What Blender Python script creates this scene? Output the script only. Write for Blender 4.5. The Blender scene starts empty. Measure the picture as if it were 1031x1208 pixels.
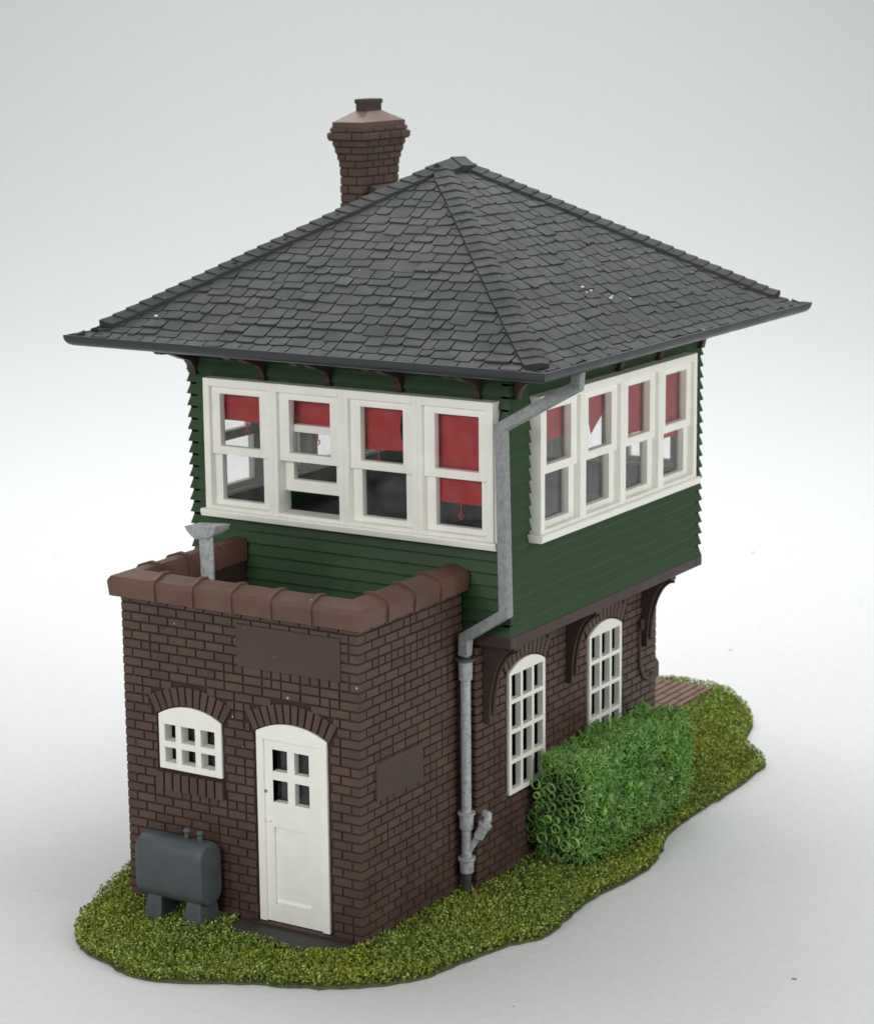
import bpy, math, random
import numpy as np
from mathutils import Vector, Matrix
random.seed(7); rng = np.random.default_rng(11)
S = bpy.context.scene
COL = S.collection
V = Vector

# ------------------------------------------------------------------ camera
YAW, PITCH, ROLL = 0.5562, -0.2051, -0.0100
cam_d = bpy.data.cameras.new('camera'); cam = bpy.data.objects.new('camera', cam_d); COL.objects.link(cam)
sy, cy_, sp, cp = math.sin(YAW), math.cos(YAW), math.sin(PITCH), math.cos(PITCH)
f = V((-sy*cp, cy_*cp, sp)); r = V((cy_, sy, 0)); u = r.cross(f)
r2 = math.cos(ROLL)*r + math.sin(ROLL)*u; u2 = -math.sin(ROLL)*r + math.cos(ROLL)*u
M = Matrix((r2, u2, -f)).transposed().to_4x4(); M.translation = V((13.2979, -19.8496, 9.5313)); cam.matrix_world = M
cam_d.sensor_fit = 'HORIZONTAL'; cam_d.sensor_width = 36; cam_d.lens = 36*2895.6/1031
cam_d.clip_start = .5; cam_d.clip_end = 400
cam_d.dof.use_dof = True; cam_d.dof.focus_distance = 24.0; cam_d.dof.aperture_fstop = 1.5
S.camera = cam

# ------------------------------------------------------------------ world and lamps
w = bpy.data.worlds.new('World'); S.world = w; w.use_nodes = True
bg = w.node_tree.nodes['Background']; bg.inputs[0].default_value = (.96, .985, 1, 1); bg.inputs[1].default_value = .34
def area(name, loc, target, sx, sy_, power, col=(1, 1, 1)):
    d = bpy.data.lights.new(name, 'AREA'); d.shape = 'RECTANGLE'; d.size = sx; d.size_y = sy_; d.energy = power; d.color = col
    o = bpy.data.objects.new(name, d); COL.objects.link(o); o.location = loc
    o.rotation_euler = (V(target)-V(loc)).to_track_quat('-Z', 'Y').to_euler(); return o
area('softbox_top', (-4, 8, 21), (-5, 10, 0), 16, 10, 2600, (1, .99, .97))
area('softbox_back', (-10.5, 17.5, 19), (-12, 20, 0), 40, 9, 6100, (1, .995, .98))
area('fill_backdrop', (-19, 31, 30), (-33, 53, 12), 36, 6, 4500, (.97, 1, .99))  # added fill light, lifts the upper part of the paper sweep
area('softbox_side', (22, 1, 12), (0, 4, 3), 12, 10, 2300, (1, .985, .96))
area('fill_front', (-3, -26, 15), (-1.5, 0, 3), 14, 9, 3600, (1, .985, .96))  # added fill light to brighten the front faces
S.view_settings.view_transform = 'Standard'; S.view_settings.look = 'None'
S.view_settings.exposure = 0; S.view_settings.gamma = 1
S.render.engine = 'CYCLES'

# ------------------------------------------------------------------ helpers
class MB:
    def __init__(s): s.v = []; s.f = []; s.m = []
    def add(s, vs, fs, mi=0):
        b = len(s.v); s.v += [tuple(p) for p in vs]; s.f += [tuple(b+i for i in q) for q in fs]; s.m += [mi]*len(fs)
    def box(s, a, b, mi=0):
        x0, y0, z0 = a; x1, y1, z1 = b
        s.add([(x0,y0,z0),(x1,y0,z0),(x1,y1,z0),(x0,y1,z0),(x0,y0,z1),(x1,y0,z1),(x1,y1,z1),(x0,y1,z1)],
              [(0,3,2,1),(4,5,6,7),(0,1,5,4),(1,2,6,5),(2,3,7,6),(3,0,4,7)], mi)
    def prism(s, pts, vec, mi=0):           # polygon (3D points) pushed along vec
        n = len(pts); vec = V(vec); pts = [V(p) for p in pts]
        s.add(pts+[p+vec for p in pts], [tuple(range(n))[::-1], tuple(range(n, 2*n))]+[(i, (i+1) % n, n+(i+1) % n, n+i) for i in range(n)], mi)
    def frustum(s, a, b, mi=0):             # loop a to loop b, both closed with caps
        n = len(a)
        s.add(list(a)+list(b), [tuple(range(n))[::-1], tuple(range(n, 2*n))]+[(i, (i+1) % n, n+(i+1) % n, n+i) for i in range(n)], mi)
    def loft(s, rings, mi=0, caps=True):
        n = len(rings[0]); b = len(s.v)
        for q in rings: s.v += [tuple(p) for p in q]
        for k in range(len(rings)-1):
            for i in range(n):
                j = (i+1) % n; s.f.append((b+k*n+i, b+k*n+j, b+(k+1)*n+j, b+(k+1)*n+i)); s.m.append(mi)
        if caps:
            s.f.append(tuple(b+i for i in range(n))[::-1]); s.m.append(mi)
            s.f.append(tuple(b+(len(rings)-1)*n+i for i in range(n))); s.m.append(mi)
    def tube(s, path, rad, n=16, mi=0, square=False, caps=True):
        path = [V(p) for p in path]; rads = rad if isinstance(rad, (list, tuple)) else [rad]*len(path)
        rings = []; ref = V((0, 0, 1)) if abs((path[1]-path[0]).normalized().z) < .9 else V((1, 0, 0))
        prev = None
        for i, p in enumerate(path):
            a = (p-path[i-1]).normalized() if i else None; b = (path[i+1]-p).normalized() if i < len(path)-1 else None
            t = (a+b).normalized() if a and b else (a or b)
            if prev is None: x = ref.cross(t).normalized()
            else: x = (prev - t*prev.dot(t)).normalized()
            prev = x; y = t.cross(x)
            sc = 1.0
            if a and b: sc = 1/max(.5, math.sqrt((1+a.dot(b))/2))
            ring = []
            for k in range(n):
                an = 2*math.pi*k/n
                c, d = math.cos(an), math.sin(an)
                if square:
                    e = 8; q = (abs(c)**e+abs(d)**e)**(-1/e); c *= q; d *= q
                v = x*c*rads[i]+y*d*rads[i]
                if a and b:                                 # mitre stretch inside the bend plane
                    bn = (b-a)
                    if bn.length > 1e-4:
                        bn.normalize(); v += bn*v.dot(bn)*(sc-1)
                ring.append(p+v)
            rings.append(ring)
        s.loft(rings, mi, caps)
    def ball(s, c, rr, seg=16, rg=8, mi=0, sz=1):
        c = V(c); rings = []
        for k in range(1, rg):
            th = math.pi*k/rg
            rings.append([c+V((rr*math.sin(th)*math.cos(2*math.pi*i/seg), rr*math.sin(th)*math.sin(2*math.pi*i/seg), -rr*sz*math.cos(th))) for i in range(seg)])
        s.loft(rings, mi, True)
    def build(s, name, mats, parent=None, smooth=None, bevel=None):
        me = bpy.data.meshes.new(name); me.from_pydata(s.v, [], s.f)
        for m in (mats if isinstance(mats, (list, tuple)) else [mats]): me.materials.append(m)
        me.polygons.foreach_set('material_index', s.m); me.update()
        import bmesh
        bm = bmesh.new(); bm.from_mesh(me); bmesh.ops.recalc_face_normals(bm, faces=bm.faces); bm.to_mesh(me); bm.free()
        o = bpy.data.objects.new(name, me); COL.objects.link(o)
        if parent: o.parent = parent
        if bevel:
            md = o.modifiers.new('bevel', 'BEVEL'); md.width = bevel; md.segments = 2; md.limit_method = 'ANGLE'; md.angle_limit = math.radians(40)
            md.harden_normals = False
        if smooth:
            me.polygons.foreach_set('use_smooth', [True]*len(me.polygons)); me.set_sharp_from_angle(angle=math.radians(smooth))
        return o
def tag(o, label=None, cat=None, group=None, kind=None):
    if label: o['label'] = label
    if cat: o['category'] = cat
    if group: o['group'] = group
    if kind: o['kind'] = kind
    return o

# ------------------------------------------------------------------ materials
def mat(name, col, rough=.5, var=.12, scale=6, bump=.0, bscale=60, spec=.4, island=0.0, col2=None, mixscale=3, mixlo=.45, mixhi=.65, coat=0, metallic=0, dust=0, dcol=(.42, .42, .38)):
    m = bpy.data.materials.new(name); m.use_nodes = True; nt = m.node_tree; N = nt.nodes; L = nt.links
    p = N['Principled BSDF']; p.inputs['Roughness'].default_value = rough; p.inputs['Specular IOR Level'].default_value = spec
    p.inputs['Metallic'].default_value = metallic
    tc = N.new('ShaderNodeTexCoord')
    no = N.new('ShaderNodeTexNoise'); no.inputs['Scale'].default_value = scale; no.inputs['Detail'].default_value = 6; L.new(tc.outputs['Object'], no.inputs['Vector'])
    base = None
    if col2:
        n2 = N.new('ShaderNodeTexNoise'); n2.inputs['Scale'].default_value = mixscale; n2.inputs['Detail'].default_value = 5; L.new(tc.outputs['Object'], n2.inputs['Vector'])
        mr2 = N.new('ShaderNodeMapRange'); mr2.inputs[1].default_value = mixlo; mr2.inputs[2].default_value = mixhi; L.new(n2.outputs[0], mr2.inputs[0])
        mx = N.new('ShaderNodeMix'); mx.data_type = 'RGBA'; mx.inputs[6].default_value = (*col, 1); mx.inputs[7].default_value = (*col2, 1); L.new(mr2.outputs[0], mx.inputs[0]); base = mx.outputs[2]
    mr = N.new('ShaderNodeMapRange'); mr.inputs[1].default_value = .3; mr.inputs[2].default_value = .7; mr.inputs[3].default_value = 1-var; mr.inputs[4].default_value = 1+var; L.new(no.outputs[0], mr.inputs[0])
    val = mr.outputs[0]
    if island:
        g = N.new('ShaderNodeNewGeometry'); mi = N.new('ShaderNodeMapRange'); mi.inputs[3].default_value = 1-island; mi.inputs[4].default_value = 1+island
        L.new(g.outputs['Random Per Island'], mi.inputs[0]); mm = N.new('ShaderNodeMath'); mm.operation = 'MULTIPLY'; L.new(val, mm.inputs[0]); L.new(mi.outputs[0], mm.inputs[1]); val = mm.outputs[0]
    h = N.new('ShaderNodeHueSaturation'); h.inputs['Color'].default_value = (*col, 1)
    if base: L.new(base, h.inputs['Color'])
    L.new(val, h.inputs['Value']); fin = h.outputs[0]
    if dust:        # tiny pale dust grains lying on the plastic
        vo = N.new('ShaderNodeTexVoronoi'); vo.inputs['Scale'].default_value = dust; L.new(tc.outputs['Object'], vo.inputs['Vector'])
        sc = N.new('ShaderNodeSeparateColor'); L.new(vo.outputs['Color'], sc.inputs[0])
        rm = N.new('ShaderNodeMapRange'); rm.inputs[1].default_value = .72; rm.inputs[2].default_value = 1; rm.inputs[3].default_value = 0; rm.inputs[4].default_value = .11; L.new(sc.outputs[0], rm.inputs[0])
        ls = N.new('ShaderNodeMath'); ls.operation = 'LESS_THAN'; L.new(vo.outputs['Distance'], ls.inputs[0]); L.new(rm.outputs[0], ls.inputs[1])
        fa = N.new('ShaderNodeMath'); fa.operation = 'MULTIPLY'; L.new(ls.outputs[0], fa.inputs[0]); L.new(sc.outputs[1], fa.inputs[1])
        md = N.new('ShaderNodeMix'); md.data_type = 'RGBA'; L.new(fa.outputs[0], md.inputs[0]); L.new(fin, md.inputs[6]); md.inputs[7].default_value = (*dcol, 1); fin = md.outputs[2]
    L.new(fin, p.inputs['Base Color'])
    rr = N.new('ShaderNodeMapRange'); rr.inputs[1].default_value = .3; rr.inputs[2].default_value = .7; rr.inputs[3].default_value = max(.05, rough-.08); rr.inputs[4].default_value = min(1, rough+.08); L.new(no.outputs[0], rr.inputs[0]); L.new(rr.outputs[0], p.inputs['Roughness'])
    if bump:
        nb = N.new('ShaderNodeTexNoise'); nb.inputs['Scale'].default_value = bscale; nb.inputs['Detail'].default_value = 4; L.new(tc.outputs['Object'], nb.inputs['Vector'])
        b = N.new('ShaderNodeBump'); b.inputs['Strength'].default_value = bump; b.inputs['Distance'].default_value = .01; L.new(nb.outputs[0], b.inputs['Height']); L.new(b.outputs[0], p.inputs['Normal'])
    return m
BRICK = mat('brick_plastic', (.088, .052, .039), .55, .14, 3, .25, 50, .35, island=.14, col2=(.084, .048, .041), mixscale=1.7, dust=7)
MORTAR = mat('mortar_plastic', (.032, .016, .012), .7, .1, 4, .1)  # plastic of the bricks, darkened to carry groove shade and a dirt wash
COPING = mat('coping_plastic', (.135, .066, .048), .48, .13, 2.5, .25, 30, .4, col2=(.098, .060, .046), mixscale=1.3, dust=6)
BROWN = mat('brown_plastic', (.050, .030, .025), .5, .12, 4, .2, 40, .4)
PLAQUE = mat('plaque_plastic', (.078, .046, .035), .5, .08, 3, .15, 40, .35, col2=(.064, .042, .036), mixscale=2, dust=6)
GREEN = mat('green_plastic', (.020, .059, .018), .48, .12, 3, .12, 40, .38, island=.05, col2=(.024, .057, .020), dust=6)
SLATE = mat('slate_plastic', (.029, .035, .036), .6, .08, 3, .3, 45, .28, island=.17, col2=(.035, .035, .039), mixscale=1.2, dust=6)
GUTTER = mat('gutter_plastic', (.031, .036, .039), .45, .08, 3, .1, 40, .45)
WHITE = mat('white_plastic', (.90, .895, .83), .42, .03, 5, .1, 40, .4, dust=3.5, dcol=(.25, .24, .20))
RED = mat('blind_red', (.37, .014, .014), .45, .06, 3, 0, 40, .4)
DARK = mat('interior_grey', (.05, .052, .055), .6, .15, 4)
PIPE = mat('painted_pipe', (.40, .425, .43), .45, .18, 18, .5, 60, .4, col2=(.16, .18, .185), mixscale=20, mixlo=.50, mixhi=.85)
PIPED = mat('dark_pipe', (.06, .065, .065), .5, .2, 12, .4, 50)
TANK = mat('tank_grey', (.075, .090, .096), .5, .1, 6, .3, 40, .35, dust=6)
SLAB = mat('slab_grey', (.045, .042, .036), .7, .15, 6, .3, 40)
PATH = mat('path_plastic', (.15, .085, .060), .6, .15, 3, .3, 30)
DUST = mat('dust_white', (.75, .75, .72), .6)
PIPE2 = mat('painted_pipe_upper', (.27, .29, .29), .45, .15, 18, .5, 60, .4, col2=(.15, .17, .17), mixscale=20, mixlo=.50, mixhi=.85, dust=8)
def glass_mat():
    m = bpy.data.materials.new('clear_pane'); m.use_nodes = True; nt = m.node_tree; N = nt.nodes; L = nt.links
    N.remove(N['Principled BSDF']); out = N['Material Output']
    tr = N.new('ShaderNodeBsdfTransparent'); tr.inputs[0].default_value = (1, 1, 1, 1)
    gl = N.new('ShaderNodeBsdfGlossy'); gl.inputs[1].default_value = .06
    df = N.new('ShaderNodeBsdfDiffuse'); df.inputs[0].default_value = (.45, .46, .47, 1)
    fr = N.new('ShaderNodeFresnel'); fr.inputs[0].default_value = 1.5
    tc = N.new('ShaderNodeTexCoord'); no = N.new('ShaderNodeTexNoise'); no.inputs['Scale'].default_value = 5; L.new(tc.outputs['Object'], no.inputs['Vector'])
    mr = N.new('ShaderNodeMapRange'); mr.inputs[1].default_value = .35; mr.inputs[2].default_value = .7; mr.inputs[3].default_value = .005; mr.inputs[4].default_value = .04; L.new(no.outputs[0], mr.inputs[0])
    m1 = N.new('ShaderNodeMixShader'); L.new(mr.outputs[0], m1.inputs[0]); L.new(tr.outputs[0], m1.inputs[1]); L.new(df.outputs[0], m1.inputs[2])
    fm = N.new('ShaderNodeMath'); fm.operation = 'MULTIPLY'; fm.inputs[1].default_value = .26; L.new(fr.outputs[0], fm.inputs[0]); m2 = N.new('ShaderNodeMixShader'); L.new(fm.outputs[0], m2.inputs[0]); L.new(m1.outputs[0], m2.inputs[1]); L.new(gl.outputs[0], m2.inputs[2])
    L.new(m2.outputs[0], out.inputs[0]); return m
GLASS = glass_mat()
def foliage_mat(name, ramp, rough=.75, patch=None):
    m = bpy.data.materials.new(name); m.use_nodes = True; nt = m.node_tree; N = nt.nodes; L = nt.links; p = N['Principled BSDF']
    p.inputs['Roughness'].default_value = rough; p.inputs['Specular IOR Level'].default_value = .2
    g = N.new('ShaderNodeNewGeometry'); cr = N.new('ShaderNodeValToRGB'); L.new(g.outputs['Random Per Island'], cr.inputs[0])
    e = cr.color_ramp.elements
    while len(e) < len(ramp): e.new(.5)
    for k, (pos, c) in enumerate(ramp): e[k].position = pos; e[k].color = (*c, 1)
    out = cr.outputs[0]
    if patch:
        tc = N.new('ShaderNodeTexCoord'); no = N.new('ShaderNodeTexNoise'); no.inputs['Scale'].default_value = patch[0]; no.inputs['Detail'].default_value = 4; L.new(tc.outputs['Object'], no.inputs['Vector'])
        mr = N.new('ShaderNodeMapRange'); mr.inputs[1].default_value = .42; mr.inputs[2].default_value = .62; mr.inputs[4].default_value = patch[2]; L.new(no.outputs[0], mr.inputs[0])
        mx = N.new('ShaderNodeMix'); mx.data_type = 'RGBA'; L.new(mr.outputs[0], mx.inputs[0]); L.new(out, mx.inputs[6]); mx.inputs[7].default_value = (*patch[1], 1); out = mx.outputs[2]
    L.new(out, p.inputs['Base Color']); return m
GRASS = foliage_mat('turf_flock', [(0, (.07, .115, .018)), (.35, (.15, .22, .032)), (.75, (.25, .335, .06)), (1, (.44, .52, .17))], patch=(.8, (.30, .31, .035), .5))
HEDGE = foliage_mat('hedge_fibre', [(0, (.07, .17, .035)), (.4, (.17, .36, .065)), (.8, (.28, .51, .11)), (1, (.44, .62, .28))], patch=(2.2, (.25, .42, .20), .18))
SOIL = mat('turf_base', (.10, .11, .05), .9, .3, 9, .5, 30, .1)

# paper: white sweep with a few specks
PAPER = bpy.data.materials.new('paper'); PAPER.use_nodes = True
nt = PAPER.node_tree; N = nt.nodes; L = nt.links; p = N['Principled BSDF']; p.inputs['Roughness'].default_value = .8; p.inputs['Specular IOR Level'].default_value = .2
tc = N.new('ShaderNodeTexCoord')
vo = N.new('ShaderNodeTexVoronoi'); vo.inputs['Scale'].default_value = 1.15; vo.inputs['Randomness'].default_value = 1; L.new(tc.outputs['Object'], vo.inputs['Vector'])
sz = N.new('ShaderNodeSeparateColor'); L.new(vo.outputs['Color'], sz.inputs[0])
rad = N.new('ShaderNodeMath'); rad.operation = 'MULTIPLY'; rad.inputs[1].default_value = .05; L.new(sz.outputs[0], rad.inputs[0])
lt = N.new('ShaderNodeMath'); lt.operation = 'LESS_THAN'; L.new(vo.outputs['Distance'], lt.inputs[0]); L.new(rad.outputs[0], lt.inputs[1])
ns = N.new('ShaderNodeTexNoise'); ns.inputs['Scale'].default_value = 14; ns.inputs['Detail'].default_value = 5; L.new(tc.outputs['Object'], ns.inputs['Vector'])
mrp = N.new('ShaderNodeMapRange'); mrp.inputs[1].default_value = .3; mrp.inputs[2].default_value = .7; mrp.inputs[3].default_value = .585; mrp.inputs[4].default_value = .62; L.new(ns.outputs[0], mrp.inputs[0])
cc = N.new('ShaderNodeCombineColor'); L.new(mrp.outputs[0], cc.inputs[1]); L.new(mrp.outputs[0], cc.inputs[2]); mw = N.new('ShaderNodeMath'); mw.operation = 'MULTIPLY'; mw.inputs[1].default_value = .975; L.new(mrp.outputs[0], mw.inputs[0]); L.new(mw.outputs[0], cc.inputs[0])
mx = N.new('ShaderNodeMix'); mx.data_type = 'RGBA'; sx = N.new('ShaderNodeSeparateXYZ'); L.new(tc.outputs['Object'], sx.inputs[0]); lz = N.new('ShaderNodeMath'); lz.operation = 'LESS_THAN'; lz.inputs[1].default_value = .05; L.new(sx.outputs[2], lz.inputs[0]); la = N.new('ShaderNodeMath'); la.operation = 'MULTIPLY'; L.new(lt.outputs[0], la.inputs[0]); L.new(lz.outputs[0], la.inputs[1])
L.new(la.outputs[0], mx.inputs[0]); L.new(cc.outputs[0], mx.inputs[6]); mx.inputs[7].default_value = (.22, .22, .21, 1)
L.new(mx.outputs[2], p.inputs['Base Color'])
bp = N.new('ShaderNodeBump'); bp.inputs['Strength'].default_value = .25; bp.inputs['Distance'].default_value = .02; L.new(ns.outputs[0], bp.inputs['Height']); L.new(bp.outputs[0], p.inputs['Normal'])

# ------------------------------------------------------------------ the paper sweep
fd = V((-math.sin(YAW), math.cos(YAW), 0)); rd = V((math.cos(YAW), math.sin(YAW), 0))
prof = [(-45, -.1), (20, -.1)] + [(20+56*math.sin(a), -.1+56-56*math.cos(a)) for a in np.linspace(.03, math.pi/2, 50)] + [(76, 80)]
b = MB(); n = len(prof)
for sd in (-60, 60): b.v += [tuple(rd*sd+fd*a+V((0, 0, z))) for a, z in prof]
for i in range(n-1): b.f.append((i, i+1, n+i+1, n+i)); b.m.append(0)
o = b.build('backdrop', PAPER, smooth=60); tag(o, kind='structure')

# ------------------------------------------------------------------ ground plate, path
OUT = [(-3.75,1.0),(-3.45,.1),(-3.15,-.7),(-2.85,-1.16),(-2.55,-1.40),(-2.13,-1.55),(-1.62,-1.70),(-1.05,-1.53),(-.5,-1.24),(.13,-.99),(.55,-.70),(.87,-.28),(1.05,.4),(1.22,.97),(1.41,1.36),(1.37,1.9),(1.30,2.38),(1.36,3.03),(1.41,3.73),(1.30,4.24),(1.07,5.0),(1.02,5.82),(1.04,6.73),(.98,7.77),(.85,8.06),(.33,8.6),(.02,9.55),(-.6,10.4),(-1.12,10.77),(-1.52,10.76),(-2.3,10.7),(-3.4,10.3),(-4.2,9.2),(-4.5,7.5),(-4.35,5.5),(-4.5,3.8),(-4.2,2.2)]
def crom(P, k=5):
    R = []; n = len(P)
    for i in range(n):
        p0, p1, p2, p3 = [np.array(P[(i+j-1) % n]) for j in range(4)]
        for t in np.linspace(0, 1, k, endpoint=False):
            R.append(.5*((2*p1)+(-p0+p2)*t+(2*p0-5*p1+4*p2-p3)*t*t+(-p0+3*p1-3*p2+p3)*t**3))
    return R
OC = crom(OUT)
OC = [q+rng.normal(0, .012, 2) for q in OC]
b = MB(); b.prism([(x, y, -.095) for x, y in OC], (0, 0, .022)); o = b.build('ground', SOIL); tag(o, kind='structure')
PX0, PX1, PY0, PY1 = -2.9, -.98, 6.5, 10.45
b = MB(); x = PX0
b.box((PX0, PY0, -.054), (PX1, PY1, .03))
while x < PX1-.02:
    y = PY0
    while y < PY1-.05:
        l = random.uniform(.5, .7); y2 = min(y+l, PY1); b.box((x+.012, y+.012, .03), (min(x+.12, PX1)-.012, y2-.012, .055)); y = y2
    x += .13
o = b.build('path', PATH); tag(o, kind='structure')
b = MB(); b.prism([(x, y, -.05) for x, y in [(-1.52, -.03), (-1.5, -.30), (-1.1, -.44), (-.5, -.42), (-.07, -.30), (-.03, -.03)]], (0, 0, .06)); o = b.build('pavement', SLAB); tag(o, kind='structure')

# grass
def inside(P, pts):
    x, y = pts[:, 0], pts[:, 1]; c = np.zeros(len(pts), bool); n = len(P)
    for i in range(n):
        x1, y1 = P[i]; x2, y2 = P[(i+1) % n]
        k = ((y1 > y) != (y2 > y)); xi = (x2-x1)*(y-y1)/((y2-y1)+1e-12)+x1; c ^= k & (x < xi)
    return c
def tri_cloud(name, C, size, mat_, flat=.0):
    n = len(C)
    a = rng.normal(size=(n, 3)); a /= np.linalg.norm(a, axis=1)[:, None]
    bb = rng.normal(size=(n, 3)); bb -= a*(a*bb).sum(1)[:, None]; bb /= np.linalg.norm(bb, axis=1)[:, None]
    if flat: a[:, 2] *= 1; 
    s = size*rng.uniform(.6, 1.4, (n, 1))
    c = np.cross(a, bb)
    P = np.stack([C-a*s*.5-bb*s*.28, C-a*s*.5+bb*s*.28, C+a*s*.1+bb*s*.33+c*s*.12, C+a*s*.6+c*s*.3, C+a*s*.1-bb*s*.33+c*s*.12], 1).reshape(-1, 3)
    me = bpy.data.meshes.new(name); me.vertices.add(len(P)); me.vertices.foreach_set('co', P.ravel().astype('f4'))
    me.loops.add(5*n); me.loops.foreach_set('vertex_index', np.arange(5*n, dtype='i4')); me.polygons.add(n)
    me.polygons.foreach_set('loop_start', np.arange(0, 5*n, 5, dtype='i4')); me.update(calc_edges=True); me.validate(); me.materials.append(mat_)
    o = bpy.data.objects.new(name, me); COL.objects.link(o); return o
pts = rng.uniform((-4.6, -1.8), (1.6, 10.9), (420000, 2)); oc = np.array([tuple(q) for q in OC])
pts = pts[inside(oc, pts)]
ok = np.ones(len(pts), bool)
def cut(x0, x1, y0, y1):
    global ok
    ok &= ~((pts[:, 0] > x0) & (pts[:, 0] < x1) & (pts[:, 1] > y0) & (pts[:, 1] < y1))
cut(-2.98, -.03, .0, 2.0); cut(-3.18, .2, 2.0, 6.24); cut(PX0+.05, PX1-.03, PY0, PY1)
ok &= ~inside(np.array([(-1.55, .1), (-1.5, -.27), (-1.1, -.40), (-.5, -.38), (-.1, -.27), (-.0, .1)]), pts)
pts = pts[ok]
hn = .03*np.sin(pts[:, 0]*7+np.sin(pts[:, 1]*5))*np.sin(pts[:, 1]*6+1.3)
zz = -.078+rng.random(len(pts))**.8*(.122+hn)
# the turf heaps up a little against the walls
o = tri_cloud('grass', np.column_stack([pts, zz]), .027, GRASS); tag(o, 'olive green flock turf covering the base around the building', 'grass', kind='stuff')

# ------------------------------------------------------------------ hedge
def hedge():
    b = MB(); x0, x1, y0, y1, z0, z1 = .26, .96, 3.10, 5.72, .0, 1.22
    def wob(p):
        lump = .028*math.sin(p[1]*13+p[2]*7)*math.sin(p[2]*15+p[0]*9+1)
        return V((lump+p[0]+.04*math.sin(p[1]*3.1+p[2]*4), p[1]+.035*math.sin(p[2]*6+p[0]*5), p[2]+.04*math.sin(p[1]*4.3+1)+.03*math.sin(p[0]*9)))
    def surf():
        k = random.random()
        if k < .40: p = [x1, random.uniform(y0, y1), random.uniform(z0, z1)]; nn = V((1, 0, 0))
        elif k < .66: p = [random.uniform(x0, x1), random.uniform(y0, y1), z1]; nn = V((0, 0, 1))
        elif k < .80: p = [random.uniform(x0, x1), y0, random.uniform(z0, z1)]; nn = V((0, -1, 0))
        elif k < .90: p = [random.uniform(x0, x1), y1, random.uniform(z0, z1)]; nn = V((0, 1, 0))
        else: p = [x0, random.uniform(y0, y1), random.uniform(z0, z1)]; nn = V((-1, 0, 0))
        # round the box edges
        c = V(((x0+x1)/2, (y0+y1)/2, (z0+z1)/2)); h = V(((x1-x0)/2, (y1-y0)/2, (z1-z0)/2)); R = .13
        q = V(p)-c; inn = V([max(-h[i]+R, min(h[i]-R, q[i])) for i in range(3)]); d = q-inn
        if d.length > R: q = inn+d.normalized()*R
        return wob(q+c), nn
    def strand(p, d, l, curl, wd):
        n = 6; q = V(p); d = V(d).normalized(); ax = V((random.gauss(0, 1), random.gauss(0, 1), random.gauss(0, 1))).normalized()
        side = d.cross(ax).normalized(); rings = []
        for i in range(n):
            ww = wd*(1-.35*i/n)
            rings.append([q-side*ww, q+d.cross(side)*ww*1.0, q+side*ww]); q = q+d*(l/n); d = Matrix.Rotation(curl/n, 3, ax) @ d
            side = d.cross(ax).normalized() if d.cross(ax).length > .05 else side
        b.loft(rings, 0, False)
    for _ in range(15000):
        p, nn = surf(); front = nn.y < -.5
        dp = random.random()**1.6*.11; jit = V((random.gauss(0, 1), random.gauss(0, 1), random.gauss(0, 1)))
        if front and p.x < .88 and z0+.12 < p.z < z1-.16 and random.random() < .88: dp = .10+random.random()*.1
        strand(p-nn*dp, nn*random.uniform(-.1, 1.0)+jit*.8, random.uniform(.05, .13), random.uniform(1, 5), random.uniform(.004, .0085))
    def ring(c, R, nn, wd):
        nn = V(nn).normalized(); a = nn.orthogonal().normalized(); c = V(c); bb = nn.cross(a); n = 14; rings = []; ec = random.uniform(.8, 1.15); ph = random.random()*3
        for dd in (0,):
            pts_ = [c+a*R*math.cos(t+ph)+bb*R*ec*math.sin(t+ph) for t in [2*math.pi*i/n for i in range(n+1)]]
        for i, q in enumerate(pts_):
            ra = (q-c).normalized(); rings.append([q-ra*wd, q-nn*wd*5, q+ra*wd, q+nn*wd*2])
        b.loft(rings, 0, False)
    done = []
    for _ in range(700):
        x, z = random.uniform(x0+.03, x1-.12), random.uniform(z0+.22, z1-.22); R = random.uniform(.040, .064)
        if all(math.hypot(x-a, z-c) > (R+d)*1.02 for a, c, d in done):
            done.append((x, z, R)); ring(wob((x, y0-.008, z)), R, (random.gauss(0, .15), -1, random.gauss(0, .15)), .0062)
    # rings scattered over the long side and the top, half buried
    for _ in range(160):
        if random.random() < .6: ring(wob((x1-.02, random.uniform(y0+.1, y1-.1), random.uniform(.1, z1-.1))), random.uniform(.035, .055), (1, random.gauss(0, .5), random.gauss(0, .5)), .006)
        else: ring(wob((random.uniform(x0+.1, x1-.1), random.uniform(y0+.1, y1-.1), z1-.02)), random.uniform(.035, .055), (random.gauss(0, .5), random.gauss(0, .5), 1), .006)
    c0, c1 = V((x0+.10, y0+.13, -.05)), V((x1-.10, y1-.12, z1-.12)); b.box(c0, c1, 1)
    o = b.build('hedge', [HEDGE, mat('hedge_core', (.012, .030, .010), .9)])  # core colour near black: shade in the holes between fibres is painted in
    tag(o, 'bushy bright green hedge with looped fibres beside the brick side wall', 'hedge')
hedge()

# ------------------------------------------------------------------ the signal box
BOX = bpy.data.objects.new('signal_box', None); COL.objects.link(BOX)
tag(BOX, 'model signal box with green boarded upper floor, brick base and hipped slate roof', 'model building')
RB = .017          # how far the bricks stand out

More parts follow.
